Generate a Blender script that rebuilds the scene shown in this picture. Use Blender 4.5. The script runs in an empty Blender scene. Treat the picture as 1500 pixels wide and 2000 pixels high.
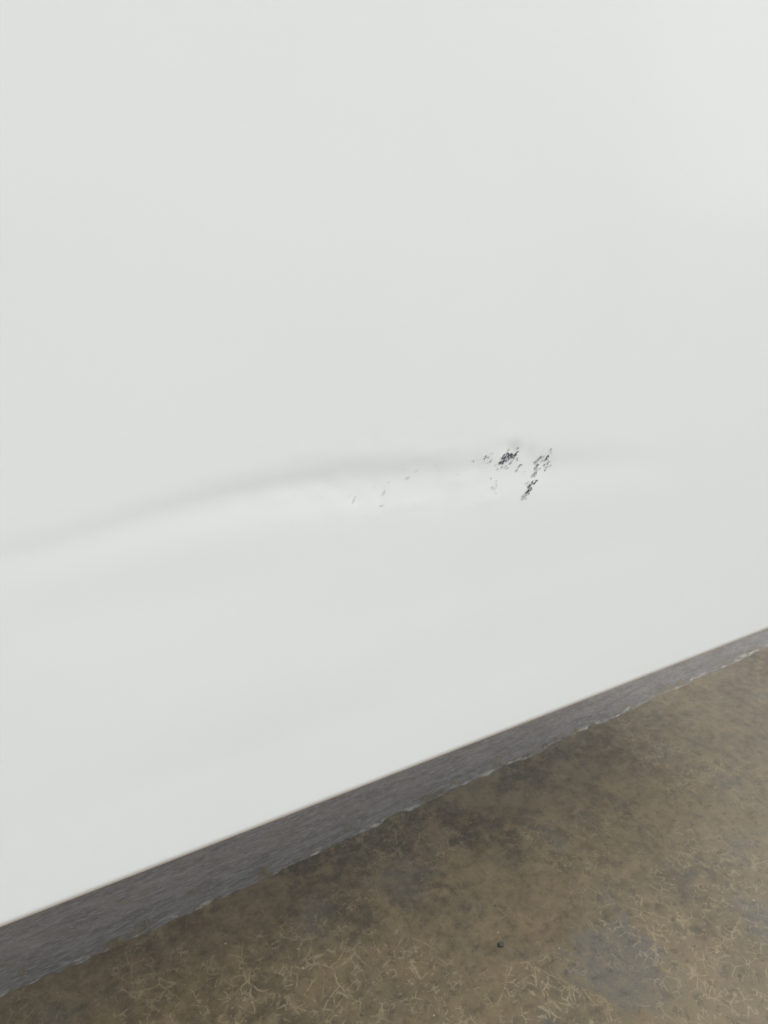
import bpy, bmesh, math, random
import numpy as np
from mathutils import Vector, Matrix

random.seed(7)
R = math.radians
sc = bpy.context.scene
col = sc.collection

# ------------------------------------------------------------------ camera
F = 1444.0                      # focal length in pixels of the 1500x2000 photograph
PITCH = math.atan(600 / F)      # horizon 600 px above the picture centre
YAW = R(61.5)                   # between the view and the length of the vehicle
CAM = Vector((-0.317, -0.584, 0.855))
fwd = Vector((math.cos(YAW) * math.cos(PITCH), math.sin(YAW) * math.cos(PITCH), -math.sin(PITCH)))
right = fwd.cross(Vector((0, 0, 1))).normalized()
up = right.cross(fwd).normalized()
cd = bpy.data.cameras.new("camera")
cam = bpy.data.objects.new("camera", cd); col.objects.link(cam)
cam.matrix_world = Matrix.Translation(CAM) @ Matrix((right, up, -fwd)).transposed().to_4x4()
cd.sensor_fit = 'VERTICAL'; cd.sensor_height = 36.0; cd.lens = 36.0 * F / 2000.0
cd.clip_start = 0.02; cd.clip_end = 2000
cd.dof.use_dof = True; cd.dof.focus_distance = 0.74; cd.dof.aperture_fstop = 8.0
sc.camera = cam

# ------------------------------------------------------------------ light
SUN_EL, SUN_AZ = R(38), R(-9)   # azimuth counter-clockwise from +x: along the vehicle, from the right
w = bpy.data.worlds.new("World"); sc.world = w; w.use_nodes = True
nt = w.node_tree; bg = nt.nodes['Background']
sky = nt.nodes.new('ShaderNodeTexSky'); sky.sky_type = 'NISHITA'; sky.sun_disc = False
sky.sun_elevation = SUN_EL; sky.sun_rotation = math.pi / 2 - SUN_AZ
sky.air_density = 1.0; sky.dust_density = 1.5; sky.ozone_density = 1.0
hs = nt.nodes.new('ShaderNodeHueSaturation'); hs.inputs['Saturation'].default_value = .20   # cloud cover greys the sky
nt.links.new(sky.outputs[0], hs.inputs['Color']); nt.links.new(hs.outputs[0], bg.inputs['Color']); bg.inputs['Strength'].default_value = .12
sd = bpy.data.lights.new("sun", 'SUN'); sd.energy = 1.5; sd.angle = R(34); sd.color = (1.0, .975, .925)
sun = bpy.data.objects.new("sun", sd); col.objects.link(sun)
sdir = Vector((math.cos(SUN_AZ) * math.cos(SUN_EL), math.sin(SUN_AZ) * math.cos(SUN_EL), math.sin(SUN_EL)))
sun.rotation_euler = sdir.to_track_quat('Z', 'Y').to_euler()
sun.location = sdir * 20
vs = sc.view_settings
vs.view_transform = 'Standard'; vs.look = 'None'; vs.gamma = 1; vs.use_curve_mapping = False
vs.exposure = 1.27

# ------------------------------------------------------------------ helpers
def link(name, mesh, mat=None, parent=None):
    o = bpy.data.objects.new(name, mesh); col.objects.link(o)
    if mat: mesh.materials.append(mat)
    if parent: o.parent = parent
    return o

def ray(px, py):
    return (fwd * F + right * (px - 750) + up * (1000 - py)).normalized()

EDGE_Z = 0.243                   # height of the panel's lower edge
def prof(z):                    # gentle crown of the panel, outward is -y
    return 0.006 * ((z - 0.62) / 0.4) ** 2 - 0.006 * ((EDGE_Z - 0.62) / 0.4) ** 2

def on_panel(px, py):           # point of the panel seen at a spot of the photograph -> (x, z)
    d = ray(px, py); y = 0.0
    for _ in range(6):
        t = (y - CAM.y) / d.y
        p = CAM + d * t; y = prof(p.z)
    return p.x, p.z

def on_floor(px, py):
    d = ray(px, py); t = -CAM.z / d.z
    p = CAM + d * t
    return p.x, p.y

class N:                        # small node-building helper
    def __init__(s, name):
        s.m = bpy.data.materials.new(name); s.m.use_nodes = True
        s.t = s.m.node_tree; s.b = s.t.nodes['Principled BSDF']
    def new(s, typ, **kw):
        n = s.t.nodes.new(typ)
        for k, v in kw.items(): setattr(n, k, v)
        return n
    def put(s, sock, v):
        if isinstance(v, bpy.types.NodeSocket): s.t.links.new(v, sock)
        elif v is not None: sock.default_value = v
    def noise(s, vec, scale, detail=4, rough=.55, dist=0, lac=2.0):
        n = s.new('ShaderNodeTexNoise'); s.put(n.inputs['Vector'], vec)
        n.inputs['Scale'].default_value = scale; n.inputs['Detail'].default_value = detail
        n.inputs['Roughness'].default_value = rough; n.inputs['Distortion'].default_value = dist
        n.inputs['Lacunarity'].default_value = lac
        return n
    def ramp(s, v, a, b, lo=0.0, hi=1.0):
        n = s.new('ShaderNodeMapRange'); n.clamp = True; n.interpolation_type = 'SMOOTHSTEP'
        s.put(n.inputs[0], v); n.inputs[1].default_value = a; n.inputs[2].default_value = b
        n.inputs[3].default_value = lo; n.inputs[4].default_value = hi
        return n.outputs[0]
    def math(s, op, a, b=None):
        n = s.new('ShaderNodeMath', operation=op); s.put(n.inputs[0], a); s.put(n.inputs[1], b)
        return n.outputs[0]
    def mix(s, f, a, b, mode='MIX'):
        n = s.new('ShaderNodeMix', data_type='RGBA', blend_type=mode); n.clamp_factor = True
        s.put(n.inputs[0], f)
        for i, v in ((6, a), (7, b)):
            s.put(n.inputs[i], v if isinstance(v, bpy.types.NodeSocket) else (*v, 1))
        return n.outputs[2]
    def vadd(s, a, b, k):
        n = s.new('ShaderNodeVectorMath', operation='MULTIPLY_ADD')
        s.put(n.inputs[0], b); n.inputs[1].default_value = k; s.put(n.inputs[2], a)
        return n.outputs[0]
    def scale3(s, vec, sc_, rot=0.0, loc=(0, 0, 0)):
        n = s.new('ShaderNodeMapping'); s.put(n.inputs['Vector'], vec)
        n.inputs['Scale'].default_value = sc_; n.inputs['Rotation'].default_value = (0, 0, rot)
        n.inputs['Location'].default_value = loc
        return n.outputs[0]

# ------------------------------------------------------------------ concrete
def concrete(n, pos):
    """stained brown concrete with a partial web of pale hairlines; returns colour and height sockets"""
    big = n.noise(pos, 2.3, 3, .55).outputs[0]
    mid = n.noise(n.scale3(pos, (1, 1, 1), 0, (3, 7, 0)), 9, 5, .62).outputs[0]
    fine = n.noise(pos, 70, 6, .7).outputs[0]
    grain = n.noise(pos, 420, 3, .7).outputs[0]
    c = n.mix(n.ramp(big, .40, .58), (.064, .050, .034), (.134, .109, .074))
    c = n.mix(n.ramp(mid, .40, .62), c, (.168, .134, .088))
    def patch(px, py, r, soft, amp, sc_=16):
        q = on_floor(px, py)
        ds = n.new('ShaderNodeVectorMath', operation='DISTANCE')
        n.put(ds.inputs[0], n.vadd(pos, n.noise(pos, sc_, 4, .65).outputs['Color'], (.13, .13, 0)))
        ds.inputs[1].default_value = (q[0] + .065, q[1] + .065, 0)
        return n.ramp(ds.outputs['Value'], r, r + soft, amp, 0)
    c = n.mix(patch(330, 1880, .06, .14, .6), c, (.098, .070, .042))
    c = n.mix(patch(720, 1640, .03, .10, .5), c, (.062, .050, .040))
    c = n.mix(patch(1060, 1790, .02, .09, .5), c, (.150, .112, .075))
    c = n.mix(patch(1380, 1960, .04, .13, .75), c, (.215, .172, .112))
    c = n.mix(patch(1480, 1640, .03, .12, .6), c, (.185, .152, .110))
    c = n.mix(n.ramp(n.noise(n.scale3(pos, (1, 1, 1), 0, (11, 2, 0)), 13, 4, .6).outputs[0], .55, .68, 0, .7), c, (.108, .072, .045))
    grey = n.ramp(n.noise(n.scale3(pos, (1, 1, 1), 0, (5.3, 1.7, 0)), 6.5, 4, .6).outputs[0], .57, .66, 0, .75)
    c = n.mix(grey, c, (.095, .094, .094))
    m2 = n.noise(n.scale3(pos, (1, 1, 1), 0, (8, 1, 0)), 30, 5, .65).outputs[0]
    c = n.mix(n.ramp(m2, .50, .66, 0, .75), c, (.215, .168, .112))
    c = n.mix(n.ramp(m2, .36, .47, .4, 0), c, (.066, .060, .052))
    for q in ((1200, 1875, .042, .026, .92), (1130, 1845, .012, .025, .7), (1275, 1930, .010, .03, .6), (1490, 1800, .015, .03, .8), (790, 1720, .015, .035, .5), (620, 1790, .008, .035, .5), (1445, 1660, .004, .025, .6)):
        c = n.mix(patch(*q), c, (.124, .121, .128))
    c = n.mix(n.ramp(fine, .46, .66, 0, .6), c, (.205, .170, .118))
    c = n.mix(n.ramp(fine, .34, .48, .6, 0), c, (.050, .042, .030))
    # hairline web: warped cell edges at two sizes, broken up by noise
    warp = n.noise(pos, 22, 5, .5).outputs['Color']
    wp = n.vadd(pos, warp, (.027, .027, 0))
    web = None
    for sc_, wd, off in ((26, .034, 0), (44, .055, 3.1), (72, .085, 8.2), (110, .11, 5.1)):
        v = n.new('ShaderNodeTexVoronoi', feature='DISTANCE_TO_EDGE')
        n.put(v.inputs['Vector'], n.scale3(wp, (1, 1, 1), .4, (off, off, 0))); v.inputs['Scale'].default_value = sc_
        line = n.ramp(v.outputs['Distance'], .0, wd, 1, 0)
        gate = n.ramp(n.noise(n.scale3(pos, (1, 1, 1), 0, (off, 9, 0)), sc_ * .55, 3, .6).outputs[0], .50, .62, 0, .8)
        l = n.math('MULTIPLY', line, gate)
        web = l if web is None else n.math('MAXIMUM', web, l)
    zone = n.ramp(n.noise(n.scale3(pos, (1, 1, 1), 0, (2.2, 4.4, 0)), 5.5, 4, .6).outputs[0],   .46, .62, .14, .65)
    for q in ((560, 1960, .06, .10, .9, 20), (330, 1960, .03, .09, .7, 20), (700, 1800, .02, .07, .7, 20), (760, 1900, .03, .08, .9, 20), (900, 1985, .03, .07, .8, 20), (1080, 1960, .03, .07, 1, 20), (1270, 1830, .04, .06, .9, 20), (1440, 1960, .05, .08, .9, 20), (1420, 1730, .05, .10, .75, 20), (1150, 1700, .03, .10, .4, 20), (1400, 1850, .04, .08, .8, 20), (60, 1990, .02, .06, .5, 20)):
        zone = n.math('MAXIMUM', zone, patch(*q))
    web = n.math('MULTIPLY', web, zone)
    brk = n.noise(n.scale3(pos, (1, 1, 1), 0, (6, 6, 0)), 95, 3, .6).outputs[0]
    web = n.math('MULTIPLY', web, n.ramp(brk, .36, .52, .25, 1))
    c = n.mix(n.math('MULTIPLY', web, .78), c, (.43, .365, .285))
    # pale grit and dark pores
    vg = n.new('ShaderNodeTexVoronoi', feature='F1'); n.put(vg.inputs['Vector'], pos); vg.inputs['Scale'].default_value = 55
    sel = n.ramp(n.new('ShaderNodeSeparateColor').outputs[0], 0, 1)
    sp = n.t.nodes[-1]
    sepc = [x for x in n.t.nodes if x.bl_idname == 'ShaderNodeSeparateColor'][-1]
    n.put(sepc.inputs[0], vg.outputs['Color'])
    g = n.math('MULTIPLY', n.ramp(vg.outputs['Distance'], .05, .10, 1, 0), n.ramp(sepc.outputs[0], .95, .96, 0, 1))
    c = n.mix(g, c, (.42, .37, .30))
    g2 = n.math('MULTIPLY', n.ramp(vg.outputs['Distance'], .06, .16, 1, 0), n.ramp(sepc.outputs[1], .94, .95, 0, .7))
    c = n.mix(g2, c, (.03, .026, .02))
    c = n.mix(n.ramp(grain, .35, .7, 0, .25), c, (.20, .17, .125))
    c = n.mix(1.0, c, (.50, .478, .375), 'MULTIPLY')
    h = n.math('ADD', n.math('MULTIPLY', fine, .6), n.math('MULTIPLY', grain, .25))
    h = n.math('ADD', h, n.math('MULTIPLY', web, .12))
    return c, h, mid, fine

def objpos(n):
    g = n.new('ShaderNodeNewGeometry'); return g.outputs['Position']

n = N('stained_concrete')
c, h, mid, fine = concrete(n, objpos(n))
n.put(n.b.inputs['Base Color'], c)
n.put(n.b.inputs['Roughness'], n.ramp(mid, .3, .7, .62, .48))
n.b.inputs['Specular IOR Level'].default_value = .35
bp = n.new('ShaderNodeBump'); bp.inputs['Strength'].default_value = .35; bp.inputs['Distance'].default_value = .002
n.put(bp.inputs['Height'], h); n.put(n.b.inputs['Normal'], bp.outputs[0])
m_floor = n.m

fm = bpy.data.meshes.new('floor')
S = 400
fm.from_pydata([(-S, -S, 0), (S, -S, 0), (S, S, 0), (-S, S, 0)], [], [(0, 1, 2, 3)])
floor = link('floor', fm, m_floor); floor['kind'] = 'structure'

# ------------------------------------------------------------------ worn painted strip on the floor
a0 = Vector(on_floor(0, 1953)); a1 = Vector(on_floor(1500, 1262))
sdirn = (a1 - a0).normalized(); snor = Vector((-sdirn.y, sdirn.x))   # towards the vehicle
STRIP_W = 0.19
n = N('worn_grey_paint')
pos = objpos(n)
cc, ch, cmid, cfine = concrete(n, pos)
ang = math.atan2(sdirn.y, sdirn.x)
uvn = n.new('ShaderNodeUVMap').outputs[0]          # u along the strip, v across it, metres
st1 = n.noise(n.scale3(uvn, (1, 7, 1)), 16, 6, .62, .6).outputs[0]
st2 = n.noise(n.scale3(uvn, (1, 5, 1), 0, (4, 2, 0)), 75, 6, .75, .3).outputs[0]
blot = n.noise(uvn, 14, 4, .6).outputs[0]
sep = n.new('ShaderNodeSeparateXYZ'); n.put(sep.inputs[0], uvn)
side = n.ramp(n.math('ADD', sep.outputs[1], n.math('MULTIPLY', n.noise(n.scale3(uvn, (1, 3, 1)), 7, 4, .6).outputs[0], .07)), .055, .085)
p = n.mix(side, n.mix(n.ramp(st1, .36, .64), (.078, .077, .077), (.126, .123, .122)), n.mix(n.ramp(st1, .36, .64), (.088, .079, .076), (.135, .124, .120)))
p = n.mix(n.ramp(st2, .47, .66, 0, .8), p, (.200, .193, .195))
p = n.mix(n.ramp(st2, .28, .44, .6, 0), p, (.052, .052, .060))
p = n.mix(n.ramp(blot, .5, .68, 0, .5), p, (.110, .095, .080))
fleck = n.ramp(n.noise(n.scale3(uvn, (1, 4, 1), 0, (7, 1, 0)), 95, 4, .7).outputs[0], .64, .70, 0, .75)
p = n.mix(fleck, p, (.24, .23, .22))
edge_in = n.ramp(sep.outputs[1], 0.001, .012, .75, 0)   # pale chipped lip along the near edge
lip = n.math('MULTIPLY', edge_in, n.ramp(n.noise(n.scale3(uvn, (1, 3.0, 1), 0, (1, 5, 0)), 26, 5, .65).outputs[0], .50, .60, 0, .85))
p = n.mix(lip, p, (.38, .365, .345))
wearn = n.noise(n.scale3(uvn, (1, 2.6, 1), 0, (3, 3, 0)), 22, 5, .68).outputs[0]
wear = n.math('ADD', wearn, n.ramp(sep.outputs[1], 0.0, .03, .10, 0))
worn = n.ramp(wear, .58, .68, 0, .9)
p = n.mix(1.0, p, (.72, .70, .635), 'MULTIPLY')
n.put(n.b.inputs['Base Color'], n.mix(worn, p, cc))
n.b.inputs['Roughness'].default_value = .55; n.b.inputs['Specular IOR Level'].default_value = .4
bp = n.new('ShaderNodeBump'); bp.inputs['Strength'].default_value = .3; bp.inputs['Distance'].default_value = .001
n.put(bp.inputs['Height'], st2); n.put(n.b.inputs['Normal'], bp.outputs[0])
bm = bmesh.new(); uvl = bm.loops.layers.uv.new('UVMap')
rng = np.random.RandomState(3)
def n1(xs, freq, seed):
    r = np.random.RandomState(seed); tab = r.rand(4096)
    u = xs * freq + 500; i = np.floor(u).astype(int); f = u - i; f = f * f * (3 - 2 * f)
    return tab[i % 4096] * (1 - f) + tab[(i + 1) % 4096] * f
us = np.arange(-1.2, 3.2, .0025)
rag = (n1(us, 9, 1) - .5) * .006 + (n1(us, 35, 2) - .5) * .004 + (n1(us, 110, 3) - .5) * .003
rag += .006 * np.clip((n1(us, 22, 5) - .72) * 6, 0, 1)
rag2 = (n1(us, 14, 8) - .5) * .012 + (n1(us, 60, 9) - .5) * .006
rows = []
for u, r1, r2 in zip(us, rag, rag2):
    row = []
    for v, z in ((r1, .0002), (r1 + .003, .0006), (.09, .0006), (STRIP_W + r2, .0006), (STRIP_W + r2 + .003, .0002)):
        q = a0 + sdirn * u + snor * v
        row.append((bm.verts.new((q.x, q.y, z)), u, v))
    rows.append(row)
for r0, r1 in zip(rows, rows[1:]):
    for k in range(4):
        quad = (r0[k], r1[k], r1[k + 1], r0[k + 1])
        f = bm.faces.new([q[0] for q in quad])
        for lp, q in zip(f.loops, quad): lp[uvl].uv = (q[1], q[2])
me = bpy.data.meshes.new('painted_strip'); bm.to_mesh(me); bm.free()
strip = link('painted_strip', me, n.m); strip['kind'] = 'structure'

# ------------------------------------------------------------------ vehicle
veh = bpy.data.objects.new('vehicle', None); col.objects.link(veh)
veh['label'] = 'white vehicle with long shallow dent and dark scuffs low on its door, above grey strip'
veh['category'] = 'vehicle'; veh['kind'] = 'thing'

n = N('white_paint')
pos = objpos(n)
n.b.inputs['Base Color'].default_value = (.77, .775, .755, 1)
n.b.inputs['Roughness'].default_value = .55
n.b.inputs['Specular IOR Level'].default_value = .03
n.b.inputs['Coat Weight'].default_value = .3
n.b.inputs['Coat IOR'].default_value = 1.45
n.put(n.b.inputs['Coat Roughness'], .16)
dust = n.ramp(n.noise(pos, 5, 4, .6).outputs[0], .4, .75, 0, .10)
fd = n.ramp(n.noise(n.scale3(pos, (1, 1, 1), 0, (4, 4, 4)), 900, 2, .8).outputs[0], .3, .8, 0, .08)
c = n.mix(dust, (.770, .784, .762), (.70, .70, .665))
c = n.mix(fd, c, (.6, .6, .58))
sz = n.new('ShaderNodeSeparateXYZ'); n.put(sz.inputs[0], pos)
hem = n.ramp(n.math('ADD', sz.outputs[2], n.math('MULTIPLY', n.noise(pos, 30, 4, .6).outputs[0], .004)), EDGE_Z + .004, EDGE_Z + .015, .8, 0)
c = n.mix(hem, c, (.56, .46, .34))          # brown bounce from the floor, painted as tan along the turned-under hem
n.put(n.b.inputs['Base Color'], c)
ob = n.noise(pos, 260, 3, .5).outputs[0]
bp = n.new('ShaderNodeBump'); bp.inputs['Strength'].default_value = .06; bp.inputs['Distance'].default_value = .0006
n.put(bp.inputs['Height'], ob); n.put(n.b.inputs['Normal'], bp.outputs[0]); n.put(n.b.inputs['Coat Normal'], bp.outputs[0])
m_paint = n.m

# the line of the dent: (photo x, photo y, depth in mm, half width in mm)
DENT = [(-260, 1180, 0.2, 16), (0, 1096, .9, 16), (120, 1066, 1.2, 16), (260, 1026, 1.6, 17), (400, 988, 2.3, 18), (520, 962, 2.9, 19),
        (640, 944, 3.2, 20), (760, 936, 2.9, 22), (880, 926, 2.4, 22), (1000, 916, 2.0, 20), (1120, 908, 1.2, 20), (1280, 902, .35, 20), (1480, 900, 0, 20)]
DX = np.array([on_panel(a, b)[0] for a, b, _, _ in DENT]); DZ = np.array([on_panel(a, b)[1] for a, b, _, _ in DENT])
DA = np.array([d[2] for d in DENT]) * .00050; DW = np.array([d[3] for d in DENT]) * .001
def smooth_interp(x, xs, ys):
    # Catmull-Rom through the control points, numpy vectorised
    x = np.clip(x, xs[0], xs[-1]); m = np.gradient(ys, xs)
    i = np.clip(np.searchsorted(xs, x) - 1, 0, len(xs) - 2)
    hh = xs[i + 1] - xs[i]; t = (x - xs[i]) / hh
    return ((2*t**3-3*t**2+1)*ys[i] + (t**3-2*t**2+t)*hh*m[i] + (-2*t**3+3*t**2)*ys[i+1] + (t**3-t**2)*hh*m[i+1])
def spots():
    out = []
    # (px, py, depth mm, radius x mm, radius z mm)
    for a, b, d, rx, rz in ((998, 880, 1.3, 10, 8), (1030, 885, .5, 9, 9), (985, 850, -.25, 14, 8), (905, 940, -.25, 12, 6), (845, 925, .2, 9, 6), (560, 975, -.2, 20, 6), (625, 985, .15, 9, 6), (960, 975, -.25, 16, 5), (1060, 905, .45, 12, 12), (800, 985, -.22, 26, 6),
                            (700, 975, .22, 5, 8), (745, 965, .18, 4, 8), (300, 700, .8, 190, 160), (1150, 1080, .5, 200, 40),
                            (560, 1340, -.7, 210, 50), (900, 350, .8, 260, 120), (620, 1420, .11, 260, 16), (1000, 1310, .11, 160, 14), (250, 1180, .5, 120, 35), (1000, 1250, .6, 160, 50), (1250, 200, -1.0, 150, 120)):
        x, z = on_panel(a, b); out.append((x, z, d * .001, rx * .001, rz * .001))
    return out
SP = spots()
def vnoise(x, y, seed):
    tab = np.random.RandomState(seed).rand(512, 512)
    i = np.floor(x).astype(int); j = np.floor(y).astype(int); f = x - i; g = y - j
    f = f*f*(3-2*f); g = g*g*(3-2*g)
    a = tab[i % 512, j % 512]; b = tab[(i+1) % 512, j % 512]; c_ = tab[i % 512, (j+1) % 512]; d = tab[(i+1) % 512, (j+1) % 512]
    return (a*(1-f)+b*f)*(1-g) + (c_*(1-f)+d*f)*g
def relief(x, z):
    """how far the skin is pushed in (+y) at x, z"""
    x = np.asarray(x, float); z = np.asarray(z, float)
    zc = smooth_interp(x, DX, DZ); A = np.maximum(smooth_interp(x, DX, DA), 0); W = smooth_interp(x, DX, DW)
    fade = np.where(x > DX[-1], 0, 1) * np.where(x < DX[0], 0, 1)
    d = z - zc
    # steep crease above, long shallow recovery below
    wd = np.where(d > 0, W * .74, W * 1.15)
    r = A * fade * np.exp(-(d / wd) ** 2)
    for sx, sz, dd, rx, rz in SP:
        r = r + dd * np.exp(-((x - sx) / rx) ** 2 - ((z - sz) / rz) ** 2)
    near = np.exp(-(d / .045) ** 2) * np.clip(A / .0012, 0, 1)
    near = near * np.exp(-((x + .0) / .13) ** 2)
    r = r + near * .00020 * (vnoise(x * 60 + 40, z * 90 + 40, 71) - .5) * 2
    return r
TOP_Z = 1.22
DEPTH = .20  # unseen thickness, chosen for how much light reaches the floor below
XL, XR = -2.5, .86           # unseen ends of the door, placed to shape light and shade on the floor
xs = np.arange(XL, XR, .0045)
zs = np.concatenate([np.arange(EDGE_Z + .014, 1.0, .0035), np.arange(1.0, TOP_Z, .03), [TOP_Z]])
X, Z = np.meshgrid(xs, zs)
Y = prof(Z) + relief(X, Z)
RAD = .014; RADY = .009
vl = []; nr = 0
# turned-under lower edge, from inside the hem to the skin
for k, (dy, dz) in enumerate([(.045, 0.004), (.028, 0.0)] + [(RADY - RADY * math.sin(a), RAD - RAD * math.cos(a)) for a in np.linspace(0, math.pi / 2 * .92, 9)]):
    yb = float(prof(EDGE_Z + RAD))
    for x in xs: vl.append((x, yb + dy, EDGE_Z + dz))
    nr += 1
for j in range(len(zs)):
    for i in range(len(xs)): vl.append((xs[i], Y[j, i], zs[j]))
    nr += 1
skin_rows = nr + 8
# rounded top and inner side
for k in range(1, 9):
    a = k / 8 * math.pi / 2
    for x in xs: vl.append((x, float(prof(TOP_Z)) + .03 * (1 - math.cos(a)), TOP_Z + .03 * math.sin(a)))
    nr += 1
for y_, z_ in ((DEPTH - .03, TOP_Z + .03), (DEPTH - .005, TOP_Z + .01), (DEPTH, .75), (DEPTH - .005, EDGE_Z + .03), (DEPTH - .02, EDGE_Z + .004), (.05, EDGE_Z + .004)):
    for x in xs: vl.append((x, y_, z_))
    nr += 1
nx = len(xs)
def rows_mesh(name, ja, jb, caps):
    vv = vl[ja * nx:(jb + 1) * nx]; k = jb - ja
    f_ = [(j * nx + i, j * nx + i + 1, (j + 1) * nx + i + 1, (j + 1) * nx + i) for j in range(k) for i in range(nx - 1)]
    ns = len(f_)
    if caps:
        base = len(vv); vv = vv + [vl[j * nx + e] for e in (0, nx - 1) for j in range(nr)]
        f_.append([base + j for j in range(nr)][::-1]); f_.append([base + nr + j for j in range(nr)])
    m = bpy.data.meshes.new(name); m.from_pydata(vv, [], f_); m.update()
    m.polygons.foreach_set('use_smooth', [True] * ns + [False] * (len(f_) - ns))
    return m
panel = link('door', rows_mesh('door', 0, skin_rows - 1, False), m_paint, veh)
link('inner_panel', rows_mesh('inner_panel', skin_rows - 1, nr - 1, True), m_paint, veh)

# ------------------------------------------------------------------ scuff marks (paint and rubber smeared on the panel)
O4, K4 = (900, 820), 5.357
A_ = [  # x0,y0,x1,y1,width,density,(bluish) in an enlarged crop
 (415,455,468,432,26,.85,0),(448,402,535,372,34,1.0,1),(455,380,505,360,26,1.0,1),(465,432,515,400,30,.95,1),(532,392,600,335,18,.85,0),(548,402,578,368,24,.75,1),
 (593,303,606,290,9,.6,0),(500,332,510,318,10,.4,0),(560,405,522,462,13,.45,0),(592,425,602,405,12,.6,0),(432,503,440,495,10,.5,0),
 (468,502,482,485,14,.5,0),(493,512,500,505,9,.6,0),(367,482,373,474,10,.4,0),(388,522,396,512,12,.3,0),(425,440,440,462,20,.7,0),
 (603,507,627,473,12,.75,0),(587,536,603,515,12,.45,0),(642,482,650,472,10,.3,0),(670,548,676,540,9,.3,0)]
L_ = [(248,412,272,374,8,.65,0),(289,398,296,390,13,.75,0),(308,443,327,418,11,.55,0),(243,448,247,432,5,.45,0),(280,450,290,445,7,.3,0),(322,352,330,345,8,.2,0),(137,440,140,430,9,.2,0),
 (324,618,328,610,9,.35,0),(332,722,341,688,8,.3,0),(367,767,372,757,9,.45,0),(372,645,378,628,8,.2,0),(376,700,380,660,7,.12,0),(360,735,365,715,8,.15,0)]
B_ = [(785,452,852,388,18,.6,0),(843,443,861,428,12,.65,0),(820,420,845,385,14,.55,0),(888,428,913,383,15,.95,0),(908,468,931,433,12,.75,0),(877,483,884,474,11,.75,0),(882,530,889,520,12,.65,0),
 (898,505,942,478,16,.3,0),(936,330,951,300,8,.35,0),(943,352,948,345,8,.35,0),(870,392,880,380,10,.4,0),
 (785,515,816,468,20,.9,0),(800,527,838,508,13,.35,0),(755,580,800,540,22,.5,0),(778,592,797,550,11,.7,0),(745,605,760,575,10,.35,0),(768,672,802,628,14,.85,0),(735,682,757,645,12,.65,0),
 (688,668,715,652,14,.35,0),(712,702,727,680,20,.9,0),(692,762,736,716,26,.95,0),(664,802,702,758,32,.65,0),(643,832,650,822,9,.5,0),(682,828,688,818,9,.5,0),(700,790,715,760,14,.4,0)]
C_ = [(198,468,226,434,12,.16,0),(248,514,282,448,14,.34,0),(545,437,566,393,9,.34,0),(521,543,528,536,12,.7,0),(548,537,555,527,12,.7,0),(783,272,806,264,18,.26,0),
 (868,212,896,188,12,.2,0),(1052,142,1070,135,12,.14,0),(1272,236,1280,222,10,.2,0),(1425,115,1430,95,10,.35,0),(440,365,480,355,9,.14,0),(603,318,609,310,10,.18,0),(735,192,745,183,12,.14,0)]
n = N('smeared_rubber')
at = n.new('ShaderNodeVertexColor', layer_name='tint')
n.put(n.b.inputs['Base Color'], at.outputs[0]); n.b.inputs['Roughness'].default_value = .6
m_scuff = n.m
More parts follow.
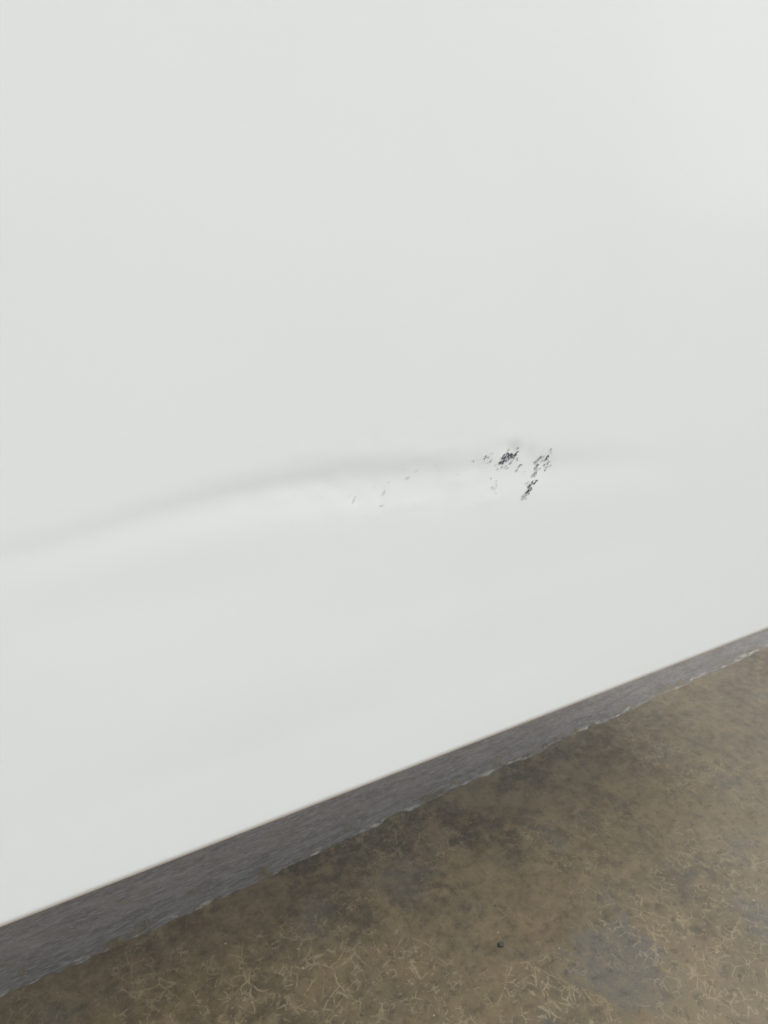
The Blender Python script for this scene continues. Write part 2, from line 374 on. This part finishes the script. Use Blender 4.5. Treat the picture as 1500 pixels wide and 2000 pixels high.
def scuff(strokes, org, k, label, seed, gain=1.0):
    s = np.array(strokes, float)
    s[:, 5] *= gain
    s[:, [0, 2]] = org[0] + s[:, [0, 2]] / k; s[:, [1, 3]] = org[1] + s[:, [1, 3]] / k; s[:, 4] /= k
    x0, x1 = min(s[:, 0].min(), s[:, 2].min()) - 6, max(s[:, 0].max(), s[:, 2].max()) + 6
    y0, y1 = min(s[:, 1].min(), s[:, 3].min()) - 6, max(s[:, 1].max(), s[:, 3].max()) + 6
    step = .4
    gx, gy = np.meshgrid(np.arange(x0, x1, step), np.arange(y0, y1, step))
    # ragged coordinates
    wx = gx + (vnoise(gx / 2.2, gy / 2.2, seed) - .5) * 3.0; wy = gy + (vnoise(gx / 2.2, gy / 2.2, seed + 1) - .5) * 3.0
    D = np.zeros_like(gx); Bl = np.zeros_like(gx)
    for ax, ay, bx, by, wd, den, blue in s:
        dx, dy = bx - ax, by - ay; L2 = dx*dx + dy*dy + 1e-6
        t = np.clip(((wx-ax)*dx + (wy-ay)*dy) / L2, 0, 1)
        dist = np.hypot(wx - ax - t*dx, wy - ay - t*dy)
        v = den * np.clip(1.40 - dist / (wd * .5), 0, 1) ** .7
        D = np.maximum(D, v); Bl = np.maximum(Bl, blue * v)
    ca, sa = math.cos(R(60)), math.sin(R(60))
    al = gx * ca - gy * sa; ac = gx * sa + gy * ca      # along / across the rubbing direction
    st = .6 * vnoise(al / 5 + 50, ac / 1.3 + 50, seed + 2) + .4 * vnoise(al / 2 + 90, ac / .8 + 9, seed + 3)
    D = D * np.clip((st - .16) * 3.6, 0, 1.3)
    D = np.clip(D, 0, 1)
    white = np.array((.74, .745, .72)); dark = np.array((.035, .036, .042)); blue = np.array((.045, .052, .072))
    vs_, fs_, cs_ = [], [], []
    idx = np.argwhere(D > .06)
    for j, i in idx:
        d = D[j, i]; b_ = Bl[j, i]
        c_ = white * (1 - d) + (dark * (1 - b_) + blue * b_) * d
        base = len(vs_)
        for ox, oy in ((-.5, .5), (.5, .5), (.5, -.5), (-.5, -.5)):
            vs_.append((gx[j, i] + ox * step, gy[j, i] + oy * step))
        fs_.append((base, base + 1, base + 2, base + 3)); cs_ += [(*c_, 1)] * 4
    P = np.array([on_panel(a, b) for a, b in vs_])
    yy = prof(P[:, 1]) + relief(P[:, 0], P[:, 1]) - .00025
    me = bpy.data.meshes.new('scuff_mark')
    me.from_pydata([(a, y, b) for (a, b), y in zip(P, yy)], [], fs_); me.update()
    ca_ = me.color_attributes.new('tint', 'FLOAT_COLOR', 'CORNER')
    ca_.data.foreach_set('color', np.array(cs_).ravel())
    me.polygons.foreach_set('use_smooth', [True] * len(fs_))
    o = link('scuff_mark', me, m_scuff, panel); o['label'] = label
scuff(A_, O4, K4, 'dense blue-black scuff blot at the dent', 11)
scuff(B_, O4, K4, 'long slanting black scuff streak', 21)
scuff(L_, O4, K4, 'thin grey flecks left of the dark blot', 31, .8)
scuff(C_, (640, 880), 5.0, 'faint scattered grey flecks in the dent', 41, .38)

# ------------------------------------------------------------------ pebble on the floor
n = N('dark_pebble'); n.put(n.b.inputs['Base Color'], n.mix(n.ramp(n.noise(objpos(n), 600, 3).outputs[0], .4, .6), (.012, .010, .008), (.04, .034, .026)))
n.b.inputs['Roughness'].default_value = .8
b = bmesh.new(); bmesh.ops.create_icosphere(b, subdivisions=3, radius=1)
from mathutils import noise as mn
for v in b.verts:
    k = 1 + .28 * mn.noise(v.co * 1.6 + Vector((3, 1, 2))) + .1 * mn.noise(v.co * 4)
    v.co = Vector((v.co.x * .0042 * k, v.co.y * .0036 * k, max(v.co.z, -.6) * .0016 * k + .0009))
for f in b.faces: f.smooth = True
m = bpy.data.meshes.new('pebble'); b.to_mesh(m); b.free()
peb = link('pebble', m, n.m); px_, py_ = on_floor(979, 1845); peb.location = (px_, py_, 0)
peb['label'] = 'tiny black pebble on the brown concrete floor'; peb['category'] = 'pebble'
